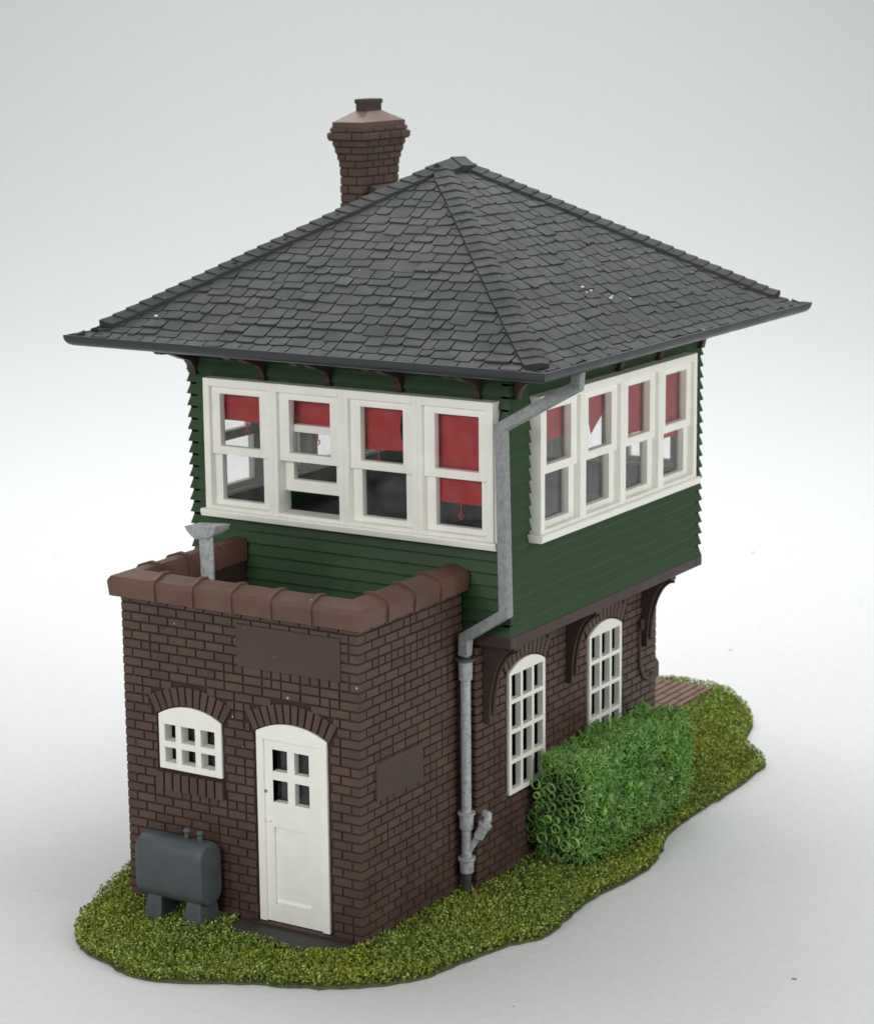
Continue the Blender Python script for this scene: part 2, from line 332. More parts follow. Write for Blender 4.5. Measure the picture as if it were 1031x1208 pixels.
class Face:        # a vertical wall face: s runs along, n looks outwards
    def __init__(s, o, d, nrm): s.o, s.d, s.n = V(o), V(d), V(nrm)
    def __call__(s, a, z, k=0): p = s.o+s.d*a+s.n*k; return V((p.x, p.y, z))
def quad(b, F, s0, s1, z0, z1, k0, k1, inset=.005, mi=0):
    b.frustum([F(s0, z0, k0), F(s1, z0, k0), F(s1, z1, k0), F(s0, z1, k0)], [F(s0+inset, z0+inset, k1), F(s1-inset, z0+inset, k1), F(s1-inset, z1-inset, k1), F(s0+inset, z1-inset, k1)], mi)
def bricks(b, F, L_, z0, z1, excl=(), ext=(0, 0), course=.0995, bl=.242, gap=.014, phase=0, heads=.10):
    nrow = int(round((z1-z0)/course)); ch = (z1-z0)/nrow; headrow = 0
    for k in range(nrow):
        za, zb = z0+k*ch+gap/2, z0+(k+1)*ch-gap/2
        lo = hi = RB-.003
        e0 = -lo if ext[0] >= 0 else 0; e1 = L_+hi if ext[1] >= 0 else L_
        cuts = [e0]; s = (.5*bl if (k+phase) % 2 else bl); patch = (math.sin(k*1.7+phase*3) > .86)
        while s < L_-.06:
            cuts.append(s); h = random.random() < (.55 if patch else heads*.5); s += bl*.5 if h else bl
            if h and random.random() < .8 and s < L_-.06: cuts.append(s); s += bl*.5
        cuts.append(e1)
        bad = []
        for fn in excl: bad += fn(za, zb)
        for a, c in zip(cuts[:-1], cuts[1:]):
            segs = [(a+(0 if a == e0 else gap/2), c-(0 if c == e1 else gap/2))]
            for (p, q) in bad:
                ns_ = []
                for (m, n_) in segs:
                    if q <= m or p >= n_: ns_.append((m, n_)); continue
                    if p-m > .02: ns_.append((m, p))
                    if n_-q > .02: ns_.append((q, n_))
                segs = ns_
            for (m, n_) in segs: quad(b, F, m, n_, za, zb, -.004, RB+random.uniform(-.002, .002))
def rect_ex(s0, s1, z0, z1, g=.010):
    return lambda za, zb: [(s0-g, s1+g)] if zb > z0+.03 and za < z1-.03 else []
def arch_geo(c, wd, spring, h, t=.22):
    R = (wd*wd/4+h*h)/(2*h); cz = spring+h-R; th = math.asin(min(1, wd/2/R)); return R, cz, th+.03, t
def arch_ex(c, wd, spring, h, t=.22):
    R, cz, th, t = arch_geo(c, wd, spring, h, t)
    def fn(za, zb):
        xs = []
        for z in np.linspace(za, zb, 5):
            dz = z-cz
            if dz <= 0: continue
            ro = R+t-.03
            if dz > ro: continue
            xo = math.sqrt(ro*ro-dz*dz); xl = dz*math.tan(th)+.012
            xi = 0
            x = min(xo, xl)
            if math.hypot(x, dz) >= R-.01 or dz > R*math.cos(th)-.01: xs.append(x)
        return [(c-max(xs), c+max(xs))] if xs else []
    return fn
def voussoirs(b, F, c, wd, spring, h, n, t=.22, top=9):
    R, cz, th, t = arch_geo(c, wd, spring, h, t)
    for i in range(n):
        a0, a1 = -th+2*th*i/n+.009, -th+2*th*(i+1)/n-.009
        P = lambda a, r_: (c+r_*math.sin(a), min(top, cz+r_*math.cos(a)))
        q = [P(a0, R+.006), P(a1, R+.006), P(a1, R+t-.004), P(a0, R+t-.004)]; cc_ = (sum(x for x, _ in q)/4, sum(z for _, z in q)/4)
        q2 = [(x+(cc_[0]-x)*.08, z+(cc_[1]-z)*.04) for x, z in q]
        b.frustum([F(x, z, -.004) for x, z in q], [F(x, z, RB+.006) for x, z in q2])
def wall_grid(b, F, L_, z0, z1, th, holes, mi=1):
    ss = sorted({0, L_, *[h[0] for h in holes], *[h[1] for h in holes]}); zs = sorted({z0, z1, *[h[2] for h in holes], *[h[3] for h in holes]})
    for i in range(len(ss)-1):
        for j in range(len(zs)-1):
            cs, cz = (ss[i]+ss[i+1])/2, (zs[j]+zs[j+1])/2
            if any(h[0] < cs < h[1] and h[2] < cz < h[3] for h in holes): continue
            b.frustum([F(ss[i], zs[j], 0), F(ss[i+1], zs[j], 0), F(ss[i+1], zs[j+1], 0), F(ss[i], zs[j+1], 0)],
                      [F(ss[i], zs[j], -th), F(ss[i+1], zs[j], -th), F(ss[i+1], zs[j+1], -th), F(ss[i], zs[j+1], -th)], mi)

H1 = 3.40; WA = 3.0; DA = 2.0
# --- annex walls (front, right, left)
FA = Face((-WA, 0, 0), (1, 0, 0), (0, -1, 0)); FR = Face((0, 0, 0), (0, 1, 0), (1, 0, 0)); FL = Face((-WA, DA, 0), (0, -1, 0), (-1, 0, 0))
WIN = (.865, .835, 2.13, .115); DOR = (2.173, .895, 2.13, .115)   # centre along s, width, spring height, rise
b = MB()
wall_grid(b, FA, WA, -.02, H1, .16, [(.45, 1.28, 1.52, 2.13), (1.73, 2.62, .05, 2.13)])
wall_grid(b, FR, DA, -.02, H1, .16, []); wall_grid(b, FL, DA, -.02, H1, .16, [])
ex = [rect_ex(.43, 1.30, 1.27, 2.14), rect_ex(1.71, 2.64, -.1, 2.14), arch_ex(*WIN), arch_ex(*DOR), rect_ex(1.54, 2.77, 2.84, 3.2)]
bricks(b, FA, WA, .0, H1, ex, (0, 1)); bricks(b, FR, DA, .0, H1, [rect_ex(.30, 1.14, 1.54, 1.82)], (0, -1), phase=1); bricks(b, FL, DA, .0, H1, [], (-1, 1))
voussoirs(b, FA, *WIN, 11); voussoirs(b, FA, *DOR, 12)
for i in range(8): s0 = .415+i*.112; quad(b, FA, s0, s0+.098, 1.29, 1.49, -.004, .055)
b.box((-.15, -.010, -.01), (.010, .15, H1-.01), 1); b.box((-WA-.008, -.008, -.01), (-WA+.15, .15, H1-.01), 1)
b.build('brick_wall', [BRICK, MORTAR], BOX)['label'] = 'brick walls of the low front annex'
# rear roof deck of the annex
b = MB(); b.box((-WA+.162, .162, 2.9), (-.162, DA-.1, 3.0)); b.build('roof_deck', DARK, BOX)
# coping
b = MB()
def cop(k, e=0):   # profile: (across, z), across 0 = outer edge
    return [(-.10-e, H1-.03), (-.115-e, H1+.135+e*.5), (-.085-e*.6, H1+.185+e), (.06, H1+.235+e*1.2), (.155+e*.5, H1+.225+e), (.185+e, H1+.17), (.185+e, H1-.03)]
def sweep_cop(path, e=0):
    rings = []
    for (x, y, ox, oy) in path: rings.append([(x+ox*a, y+oy*a, z) for a, z in cop(0, e)])
    b.loft(rings, 0, True)
# path points: corner point, inward direction (mitred)
sweep_cop([(-WA, DA, 1, 0), (-WA, 0, 1, 1), (0, 0, -1, 1), (0, DA, -1, 0)])
for i in range(5): x = -WA+.50+i*.50; sweep_cop([(x-.028, 0, 0, 1), (x-.012, 0, 0, 1), (x+.012, 0, 0, 1), (x+.028, 0, 0, 1)], .022)
for yy in (.42, .93, 1.44):
    for sx, d in ((0, -1), (-WA, 1)): sweep_cop([(sx, yy-.024, d, 0), (sx, yy+.024, d, 0)], .024)
b.build('coping', COPING, BOX, smooth=35)
# plaques
b = MB(); quad(b, FA, 1.505, 2.81, 2.79, 3.25, -.004, .034, .004); b.build('sign_board', PLAQUE, BOX, bevel=.004)['label'] = 'wide blank brown sign board high on the annex front'
b = MB(); quad(b, FR, .27, 1.17, 1.47, 1.88, -.004, .030, .004); b.build('sign_board', PLAQUE, BOX, bevel=.004)['label'] = 'small blank brown sign board on the annex side wall'

# arched frame window: pieces in (s,z) with depth
def arch_poly(F, s0, s1, zspring, rise, k, zlow, nn=14):
    c = (s0+s1)/2; wd = s1-s0; R = (wd*wd/4+rise*rise)/(2*rise); cz = zspring+rise-R
    pts_ = [F(s0, zlow, k), F(s1, zlow, k)]
    for i in range(nn+1):
        x = s1-(s1-s0)*i/nn; pts_.append(F(x, cz+math.sqrt(max(0, R*R-(x-c)**2)), k))
    return pts_
def bars(b, F, s0, s1, z0, z1, k0, k1, cols, rows, mi=0):
    for (a, c) in cols: b.prism([F(a, z0, k0), F(c, z0, k0), F(c, z1, k0), F(a, z1, k0)], F.n*(k1-k0), mi)
    for (a, c) in rows:
        xs = sorted(cols); segs = [(xs[i][1], xs[i+1][0]) for i in range(len(xs)-1)]
        for (p, q) in segs: b.prism([F(p, a, k0), F(q, a, k0), F(q, c, k0), F(p, c, k0)], F.n*(k1-k0), mi)
def arched_window(F, s0, s1, z0, spring, rise, cols, rows, depth=.14, proud=.03, pane=True):
    b = MB(); k0, k1 = -depth, proud
    b.frustum(arch_poly(F, s0, s1, spring, rise, .001, rows[-1][0]), arch_poly(F, s0, s1, spring, rise, k1, rows[-1][0]))
    bars(b, F, s0, s1, z0, rows[-1][0], k0, k1, cols, rows[:-1])
    b.prism([F(s0+.02, rows[-1][0], k0), F(s1-.02, rows[-1][0], k0), F(s1-.02, rows[-1][0]+.05, k0), F(s0+.02, rows[-1][0]+.05, k0)], F.n*(depth-.002))
    o = b.build('arched_window', WHITE, BOX, bevel=.004)
    if not pane: return o
    g = MB(); g.prism([F(s0+.03, z0+.03, -depth-.03), F(s1-.03, z0+.03, -depth-.03), F(s1-.03, spring, -depth-.03), F(s0+.03, spring, -depth-.03)], F.n*.01); g.build('pane', GLASS, o)
    return o
S0 = .452; S1 = 1.278
o = arched_window(FA, S0, S1, 1.525, 2.125, .115, [(S0, S0+.075), (S0+.222, S0+.296), (S0+.480, S0+.554), (S1-.088, S1)], [(1.525, 1.598), (1.765, 1.835), (2.02, 2.13)], depth=.10)
o['label'] = 'small white six-pane arched window above the tank'
# door
b = MB(); k1 = .034
D0, D1 = 1.732, 2.617
b.frustum(arch_poly(FA, D0, D1, 2.13, .115, .001, 2.05), arch_poly(FA, D0, D1, 2.13, .115, k1, 2.05))
bars(b, FA, D0, D1, .052, 2.05, -.10, k1, [(D0, D0+.085), (D1-.085, D1)], [])
o = b.build('door_frame', WHITE, BOX, bevel=.005)
b = MB(); L0, L1 = D0+.085, D1-.085; kf = .004
px = [(L0+.10, L0+.285), (L0+.375, L0+.56)]; pz = [(1.375, 1.615), (1.71, 1.945)]
m0, m1 = px[0][0], px[1][1]
bars(b, FA, L0, L1, .055, 2.05, -.08, kf, [(L0, m0), (m1, L1)], [(.055, .24), (1.10, pz[0][0]), (pz[1][1], 2.05)])
bars(b, FA, m0, m1, pz[0][0], pz[1][1], -.08, kf-.002, [(m0-.001, m0), (px[0][1], px[1][0]), (m1, m1+.001)], [(pz[0][1], pz[1][0])])
b.prism([FA(m0, .24, -.08), FA(m1, .24, -.08), FA(m1, 1.10, -.08), FA(m0, 1.10, -.08)], FA.n*.055)
b.frustum([FA(m0+.01, .26, -.03), FA(m1-.01, .26, -.03), FA(m1-.01, .30, -.03), FA(m0+.01, .30, -.03)], [FA(m0+.01, .26, .0), FA(m1-.01, .26, .0), FA(m1-.01, .27, .0), FA(m0+.01, .27, .0)])
do = b.build('door', WHITE, BOX, bevel=.005)
g = MB(); g.prism([FA(m0, pz[0][0], -.075), FA(m1, pz[0][0], -.075), FA(m1, pz[1][1], -.075), FA(m0, pz[1][1], -.075)], FA.n*.008); g.build('pane', GLASS, do)
g = MB(); g.ball(FA(L0+.055, 1.17, .014), .022, 12, 8); g.build('door_knob', WHITE, do, smooth=60)
b = MB(); quad(b, FA, 1.60, 2.90, -.04, .048, -.004, .075, .008)
b.build('door_step', BROWN, BOX)

# --- main brick storey
XB, YB = .18, 6.26
FM = Face((XB, DA, 0), (0, 1, 0), (1, 0, 0)); ML = YB-DA
W1 = (2.66-DA, 3.48-DA); W2 = (4.52-DA, 5.34-DA)
b = MB()
wall_grid(b, FM, ML, -.02, 2.75, .16, [(W1[0], W1[1], .88, 2.29), (W2[0], W2[1], .88, 2.29)])
FB = Face((XB, YB, 0), (-1, 0, 0), (0, 1, 0)); FLm = Face((-3.18, YB, 0), (0, -1, 0), (-1, 0, 0)); FF = Face((-3.18, DA, 0), (1, 0, 0), (0, -1, 0))
WM = XB+3.18
for F, L_ in ((FB, WM), (FLm, ML), (FF, WM)): wall_grid(b, F, L_, -.02, 2.75, .16, [])
g1 = ((W1[0]+W1[1])/2, W1[1]-W1[0]+.01, 2.29, .12); g2 = ((W2[0]+W2[1])/2, W2[1]-W2[0]+.01, 2.29, .12)
bricks(b, FM, ML, 0, 2.74, [rect_ex(W1[0]-.01, W1[1]+.01, .87, 2.3), rect_ex(W2[0]-.01, W2[1]+.01, .87, 2.3), arch_ex(*g1), arch_ex(*g2)], (0, 1), course=.0945, phase=1)
bricks(b, FB, WM, 0, 2.74, [], (0, 1), course=.0945); bricks(b, FLm, ML, 0, 2.74, [], (0, 1), course=.0945, phase=1)
bricks(b, FF, WM, 0, 2.74, [rect_ex(.13, 3.21, -1, 4)], (0, 1), course=.0945)
voussoirs(b, FM, *g1, 11); voussoirs(b, FM, *g2, 11)
b.box((XB-.15, YB-.15, -.01), (XB+.009, YB+.009, 2.73), 1)
b.build('brick_wall', [BRICK, MORTAR], BOX)['label'] = 'brick walls of the main lower storey'
for (a, c) in (W1, W2):
    a += .004; c -= .004; wd = (c-a); e = .055; m = (wd-2*e-2*.05)/3
    o = arched_window(FM, a, c, .885, 2.285, .115, [(a, a+e), (a+e+m, a+e+m+.05), (a+e+2*m+.05, a+e+2*m+.10), (c-e, c)], [(.885, .94), (1.235, 1.285), (1.58, 1.63), (1.925, 1.975), (2.255, 2.3)], depth=.04, proud=.035, pane=False)
    o['label'] = 'tall white twelve-pane arched window %s' % ('nearer the downspout' if a < 2 else 'behind the hedge')
# dark lining that closes the storey behind its windows
b = MB(); b.box((-3.0, DA+.17, .02), (XB-.45, YB-.17, .06)); b.build('floor', DARK, BOX)
# rear ledge shown past the far corner
b = MB(); b.prism([(XB-.03, YB, 1.30), (XB-.03, YB+.20, 1.34), (XB-.03, YB+.20, 1.52), (XB-.03, YB+.045, 1.68), (XB-.03, YB+.045, 1.88), (XB-.03, YB, 1.92)], (-.5, 0, 0)); b.build('wall_ledge', BROWN, BOX, bevel=.01)

b = MB(); b.tube([(XB+.02, 5.80, 2.12), (XB+.02, 5.82, 1.62), (XB+.02, 5.90, 1.48), (XB+.02, 6.03, 1.42), (XB+.02, 6.2, 1.44)], .03, 10); b.build('curved_moulding', BROWN, BOX, smooth=40)
for y in (5.78, 6.06): b = MB(); b.box((XB+.01, y, 2.08), (XB+.07, y+.10, 2.22)); b.build('wall_block', BROWN, BOX, bevel=.008)
# beam under the cabin
X0, X1, Y0, Y1 = -3.58, .585, 2.04, 6.62; ZC, ZT = 2.893, 5.90
b = MB(); bz0, bz1 = 2.765, 2.893; t = .13; ox = .035
b.box((X0-ox, Y0-ox, bz0), (X1+ox, Y0+t, bz1)); b.box((X0-ox, Y1-t, bz0), (X1+ox, Y1+ox, bz1))
b.box((X0-ox, Y0+t, bz0), (X0+t, Y1-t, bz1)); b.box((X1-t, Y0+t, bz0), (X1+ox, Y1-t, bz1))
b.box((X0+t, Y0+t, bz0+.06), (X1-t, Y1-t, bz1-.002))
b.build('beam', BROWN, BOX, bevel=.01)
# curved brackets carrying the overhang
def bracket(F, s, wd, reach, name='support_bracket'):
    P = []
    z0, z1 = 1.86, 2.765
    P = [(0, z0), (.09, z0+.0)]
    cx_, cz_ = reach, z0+.10; rx, rz = reach-.09, z1-.05-cz_
    for i in range(13):
        a = math.pi/2*i/12; P.append((cx_-rx*math.cos(a), cz_+rz*math.sin(a)))
    P += [(reach, z1)]; P += [(0, z1)]
    b = MB(); b.prism([F(s, z, RB*.5+k) for k, z in P], F.d*wd)
    # inner curved moulding
    Q = [(cx_-rx*math.cos(a)*1.0+.012, cz_+rz*math.sin(a)*1.0-.012) for a in np.linspace(0, math.pi/2, 13)]
    b.tube([F(s+wd/2, z, RB*.5+k) for k, z in Q], .022, 8)
    b.build(name, BROWN, BOX, bevel=.006)
for y in (2.13, 3.98, 5.87): bracket(FM, y-DA, .13, X1-XB)
for s in (.10, 1.65, 3.1): bracket(FB, s, .13, Y1-YB-.02)

# --- boarded cabin
CF = Face((X0, Y0, 0), (1, 0, 0), (0, -1, 0)); CR = Face((X1, Y0, 0), (0, 1, 0), (1, 0, 0)); CB = Face((X1, Y1, 0), (-1, 0, 0), (0, 1, 0)); CL = Face((X0, Y1, 0), (0, -1, 0), (-1, 0, 0))
LW, LD = X1-X0, Y1-Y0
WF = 3.7716; BZ0, BZ1 = 3.943, 5.436
sF = -3.2955-X0; sR = 2.464-Y0
def boards(b, F, L_, hole, pitch=.1366):
    n = int(round((ZT-ZC)/pitch)); ph = (ZT-ZC)/n
    for k in range(n):
        z0 = ZC+k*ph; z1 = z0+ph-.029
        d0, d1 = .030+random.uniform(-.002, .002), .001
        hit = z1 > hole[2]+.0 and z0 < hole[3]
        segs = [(0, L_)] if not hit else [(0, hole[0]), (hole[1], L_)]
        for (a, c) in segs:
            def ring(s_, z_, kk): return F(s_+(-kk if s_ == 0 else kk if s_ == L_ else 0), z_, kk)
            a_ = [ring(a, z0, 0), ring(a, z0, d0), ring(a, z1, d1), ring(a, z1, 0)]
            c_ = [ring(c, z0, 0), ring(c, z0, d0), ring(c, z1, d1), ring(c, z1, 0)]
            b.frustum(a_, c_)
b = MB()
faces4 = [(CF, LW, sF), (CR, LD, sR), (CB, LW, (LW-WF)/2), (CL, LD, (LD-WF)/2)]
for F, L_, s0 in faces4:
    wall_grid(b, F, L_, ZC, ZT, .09, [(s0+.01, s0+WF-.01, BZ0+.01, BZ1-.01)], 0); boards(b, F, L_, (s0+.01, s0+WF-.01, BZ0+.012, BZ1-.012))
b.build('boarded_wall', GREEN, BOX)
b = MB(); b.box((X0+.09, Y0+.09, 3.55), (X1-.09, Y1-.09, 3.6)); b.build('floor', DARK, BOX)
b = MB(); b.box((X0+.09, Y0+.09, 5.70), (X1-.09, Y1-.09, 5.75)); b.build('ceiling', DARK, BOX)

# windows of the cabin
PR = .148     # face of the frames beyond the wall plane (F k)
def cabin_window(F, s0, label, blind, raised=False, ends=(0, 0)):
    P = WF/4; c = s0+P/2; b = MB()
    a0, a1 = s0+.065+(.02 if ends[0] else 0), s0+P-.065-(.02 if ends[1] else 0)
    bars(b, F, s0, s0+P, BZ0, BZ1, -.10, PR+(.0 if True else 0), [(s0, a0), (a1, s0+P)], [(BZ0, 3.985), (5.345, BZ1)])
    o = b.build('window', WHITE, BOX, bevel=.006); o['label'] = label
    def sash(z0, z1, p0, p1, kf, kb, hw):
        q = MB(); bars(q, F, a0, a1, z0, z1, kb, kf, [(a0+.001, c-hw), (c+hw, a1-.001)], [(z0, p0), (p1, z1)])
        so = q.build('sash', WHITE, o, bevel=.004)
        q = MB(); q.prism([F(c-hw-.01, p0-.01, kb+.02), F(c+hw+.01, p0-.01, kb+.02), F(c+hw+.01, p1+.01, kb+.02), F(c-hw-.01, p1+.01, kb+.02)], F.n*.006); q.build('pane', GLASS, o)
    sash(4.575, 5.344, 4.668, 5.262, PR-.045, .012, .272)
    if raised: sash(4.222, 4.975, 4.355, 4.892, .010, -.075, .285)
    else: sash(3.986, 4.66, 4.045, 4.58, .010 if False else PR-.085, -.02, .285) if False else sash(3.986, 4.574, 4.045, 4.573-.0, PR-.085, -.02, .285)
    if blind:
        q = MB(); kb = -.035 if not raised else -.10
        q.prism([F(c+x, z, kb) for x, z in blind['poly']], F.n*.006)
        if 'cord' in blind:
            x, zt, zr = blind['cord']
            q.prism([F(c+x-.007, zr+.035, kb), F(c+x+.007, zr+.035, kb), F(c+x+.007, zt+.01, kb), F(c+x-.007, zt+.01, kb)], F.n*.005)
            q.tube([F(c+x+.026*math.sin(t), zr+.026*math.cos(t), kb+.003) for t in np.linspace(0, 2*math.pi, 15)], .007, 6)
        q.build('blind', RED, o)
H = .34
def rectb(z): return [(-H, z), (H, z), (H, 5.34), (-H, 5.34)]
fw = [dict(poly=rectb(4.945), cord=(-.0, 4.945, 4.82)), dict(poly=rectb(4.93), cord=(-.03, 4.93, 4.78)),
      dict(poly=[(-H, 4.77), (.21, 4.79), (.20, 4.85), (.165, 4.92), (.15, 5.02), (.165, 5.14), (.19, 5.22), (.22, 5.34), (-H, 5.34)], cord=(-.13, 4.78, 4.64)),
      dict(poly=rectb(4.285), cord=(-.03, 4.285, 4.14))]
nm = ['first from the left, blind one third down', 'second from the left, with its lower sash raised', 'third from the left, blind torn along its right edge', 'fourth from the left, blind drawn below the middle rail']
for i in range(4): cabin_window(CF, sF+i*WF/4, 'white sash window of the front band, '+nm[i], fw[i], i == 1, (i == 0, i == 3))
rw = [dict(poly=rectb(4.88)), dict(poly=[(-.30, 5.34), (-.08, 5.12), (.03, 4.80), (.16, 4.90), (H, 5.02), (H, 5.34)]), dict(poly=rectb(4.66)), dict(poly=rectb(4.47))]
nm = ['nearest the corner, blind half down', 'second from the corner, blind torn to a point', 'third from the corner, blind drawn to the middle rail', 'farthest from the corner, blind drawn low']
for i in range(4): cabin_window(CR, sR+i*WF/4, 'white sash window of the side band, '+nm[i], rw[i], False, (i == 0, i == 3))
for F, s0, nn in ((CB, (LW-WF)/2, 'rear'), (CL, (LD-WF)/2, 'far side')):
    for i in range(4): cabin_window(F, s0+i*WF/4, 'white sash window of the %s band' % nn, None)
for F, L_, s0 in faces4:
    b = MB(); b.prism([F(s0-.05, BZ0-.085, .0), F(s0-.05, BZ0-.085, PR+.03), F(s0-.05, BZ0-.02, PR+.05), F(s0-.05, BZ0+.0, PR+.04), F(s0-.05, BZ0-.001, 0)], F.d*(WF+.1)); b.build('window_sill', WHITE, BOX, bevel=.008)

# --- roof
EX0, EX1, EY0, EY1 = -4.575, 1.582, 1.042, 7.621
RUN = (EX1-EX0)/2
def zr(t):        # roof height at distance t in from the eave
    if t < .38: return 5.875+.36*t+.25*t*t if t > 0 else 5.875
    return 5.875+.36*.38+.25*.38**2+(t-.38)*.606
# four slopes: origin corner, along, inwards
SL = [((EX0, EY0), (1, 0), (0, 1), EX1-EX0), ((EX1, EY0), (0, 1), (-1, 0), EY1-EY0), ((EX1, EY1), (-1, 0), (0, -1), EX1-EX0), ((EX0, EY1), (0, -1), (1, 0), EY1-EY0)]
b = MB()
def RP(sl, a, t, h=0):
    (ox_, oy_), (dx, dy), (ix, iy), L_ = sl; return V((ox_+dx*a+ix*t, oy_+dy*a+iy*t, zr(t)+h))
ts = [.03, .15, .38, RUN-.002]
for sl in SL:
    L_ = sl[3]
    for i in range(len(ts)-1):
        t0, t1 = ts[i], ts[i+1]; q = [RP(sl, t0, t0), RP(sl, L_-t0, t0), RP(sl, L_-t1, t1), RP(sl, t1, t1)]; b.add(q, [(0, 1, 2, 3)], 0)
# slates
rows = 22; t0 = .07; rp = (RUN-t0)/rows
for sl in SL:
    L_ = sl[3]; a_off = 0
    for k in range(rows):
        t = t0+k*rp; tn = t+rp*1.12; a = t-.02-random.uniform(0, .2)
        while a < L_-t:
            wd = random.choice([.15, .2, .22, .25, .27, .3]); a2 = a+wd
            lo = max(a+.008, t*1.0+.0); hi = min(a2-.008, L_-t)
            if hi-lo > .03:
                dr = random.gauss(0, .014)-(random.random() < .10)*.03; tb = max(.045, t+dr); h = .016+random.uniform(0, .007)+(random.random() < .08)*.010
                sk = random.gauss(0, .010); lo2 = max(lo, tn); hi2 = min(hi, L_-tn)
                if hi2-lo2 < .01: hi2 = lo2 = (lo+hi)/2; hi2 += .008; lo2 -= .002
                cl, cr_ = random.uniform(.008, .03), random.uniform(.008, .03)
                top = [RP(sl, lo, tb+cl, h), RP(sl, lo+cl, tb, h), RP(sl, hi-cr_, tb+sk, h), RP(sl, hi, tb+cr_+sk, h), RP(sl, hi2, tn, .006), RP(sl, lo2, tn, .006)]
                bot = [p_-V((0, 0, h*1.3 if j < 4 else .03)) for j, p_ in enumerate(top)]
                b.frustum(bot, top)
            a = a2
# dust specks on the slates
for (x_, y_) in ((-3.45, 1.65),):
    pass
def on_right(yy, t): return V((EX1-t, yy, zr(t)+.05))
def on_front(xx, t): return V((xx, EY0+t, zr(t)+.05))
for c, rr in ((on_front(-3.62, .47), .022), (on_right(3.65, 1.0), .02), (on_right(3.72, .93), .017), (on_right(3.9, .78), .02), (on_right(3.97, .8), .012), (on_right(3.6, .92), .011)): b.ball(c, rr, 7, 5, 1, .6)
roof = b.build('roof', [SLATE, DUST], BOX)
# hip and ridge caps
def cap_line(p0, p1, dl, dr, n, lift):
    p0, p1 = V(p0), V(p1); d = (p1-p0)
    for i in range(n):
        bb = MB()
    return
b = MB()
apF = V((EX0+RUN, EY0+RUN, 0)); apB = V((EX0+RUN, EY1-RUN, 0))
wc = .185
for (cx_, cy2, ix, iy, ap) in ((EX0, EY0, 1, 1, apF), (EX1, EY0, -1, 1, apF), (EX1, EY1, -1, -1, apB), (EX0, EY1, 1, -1, apB)):
    nC = 26; ta, tb_ = (.13 if (ix < 0 and iy > 0) else .29), RUN-.03
    for i in range(nC):
        u0 = ta+(tb_-ta)*i/nC; u1 = ta+(tb_-ta)*(i+1.18)/nC; u1 = min(u1, RUN)
        def cross(t, h, w_):    # left leg, crown, right leg on both slopes
            h += random.uniform(-.002, .002)
            z = zr(t); A = V((cx_+ix*t, cy2+iy*t, 0))
            p1_ = V((cx_+ix*(t+w_), cy2+iy*t, z+h*.7)); p2_ = V((cx_+ix*t, cy2+iy*(t+w_), z+h*.7))
            return [p1_, V((A.x, A.y, z+h+.012)), p2_]
        wl = wc+random.uniform(-.006, .006); wl = min(wl, RUN-u0+.06)
        lo = cross(u0, .080, wl); hi = cross(u1, .060, min(wl, max(.02, RUN-u1+.04)))
        lb = [q-V((0, 0, .06)) for q in lo]; hb = [q-V((0, 0, .06)) for q in hi]
        vs = lo+hi+lb+hb
        b.add(vs, [(0, 1, 4, 3), (1, 2, 5, 4), (6, 9, 10, 7), (7, 10, 11, 8), (0, 6, 7, 1), (1, 7, 8, 2), (3, 4, 10, 9), (4, 5, 11, 10), (0, 3, 9, 6), (2, 8, 11, 5)])
zt = zr(RUN)
def rdg(y, h): return [V((EX0+RUN-.14, y, zt-.085+h)), V((EX0+RUN, y, zt+.012+h)), V((EX0+RUN+.14, y, zt-.085+h))]
for y0_, y1_ in ((apF.y-.10, apF.y+.21), (apF.y+.22, apB.y+.10)):
    lo, hi = rdg(y0_, .098 if y0_ > apF.y else .045), rdg(y1_, .086)
    lb = [q-V((0, 0, .07)) for q in lo]; hb = [q-V((0, 0, .07)) for q in hi]
    b.add(lo+hi+lb+hb, [(0, 1, 4, 3), (1, 2, 5, 4), (6, 9, 10, 7), (7, 10, 11, 8), (0, 6, 7, 1), (1, 7, 8, 2), (3, 4, 10, 9), (4, 5, 11, 10), (0, 3, 9, 6), (2, 8, 11, 5)])
b.build('hip_tiles', SLATE, roof)
# gutter ring
b = MB()
gp = [(.0, 5.935), (.004, 5.90), (.018, 5.862), (.045, 5.832), (.085, 5.815), (.14, 5.81), (.14, 5.825), (.09, 5.83), (.05, 5.85), (.035, 5.88), (.03, 5.935)]
cs = [((EX0, EY0), (1, 1)), ((EX1, EY0), (-1, 1)), ((EX1, EY1), (-1, -1)), ((EX0, EY1), (1, -1))]
n = len(gp)
for (c, i) in cs: b.v += [(c[0]+i[0]*a, c[1]+i[1]*a, z) for a, z in gp]
for k in range(4):
    for j in range(n):
        a = k*n+j; c = k*n+(j+1) % n; d = ((k+1) % 4)*n+(j+1) % n; e = ((k+1) % 4)*n+j; b.f.append((a, c, d, e)); b.m.append(0)
b.build('gutter', GUTTER, BOX, smooth=50)
b = MB(); t = .13; b.box((EX0+t, EY0+t, 5.812), (EX1-t, EY1-t, 5.86)); b.build('soffit', GREEN, BOX)
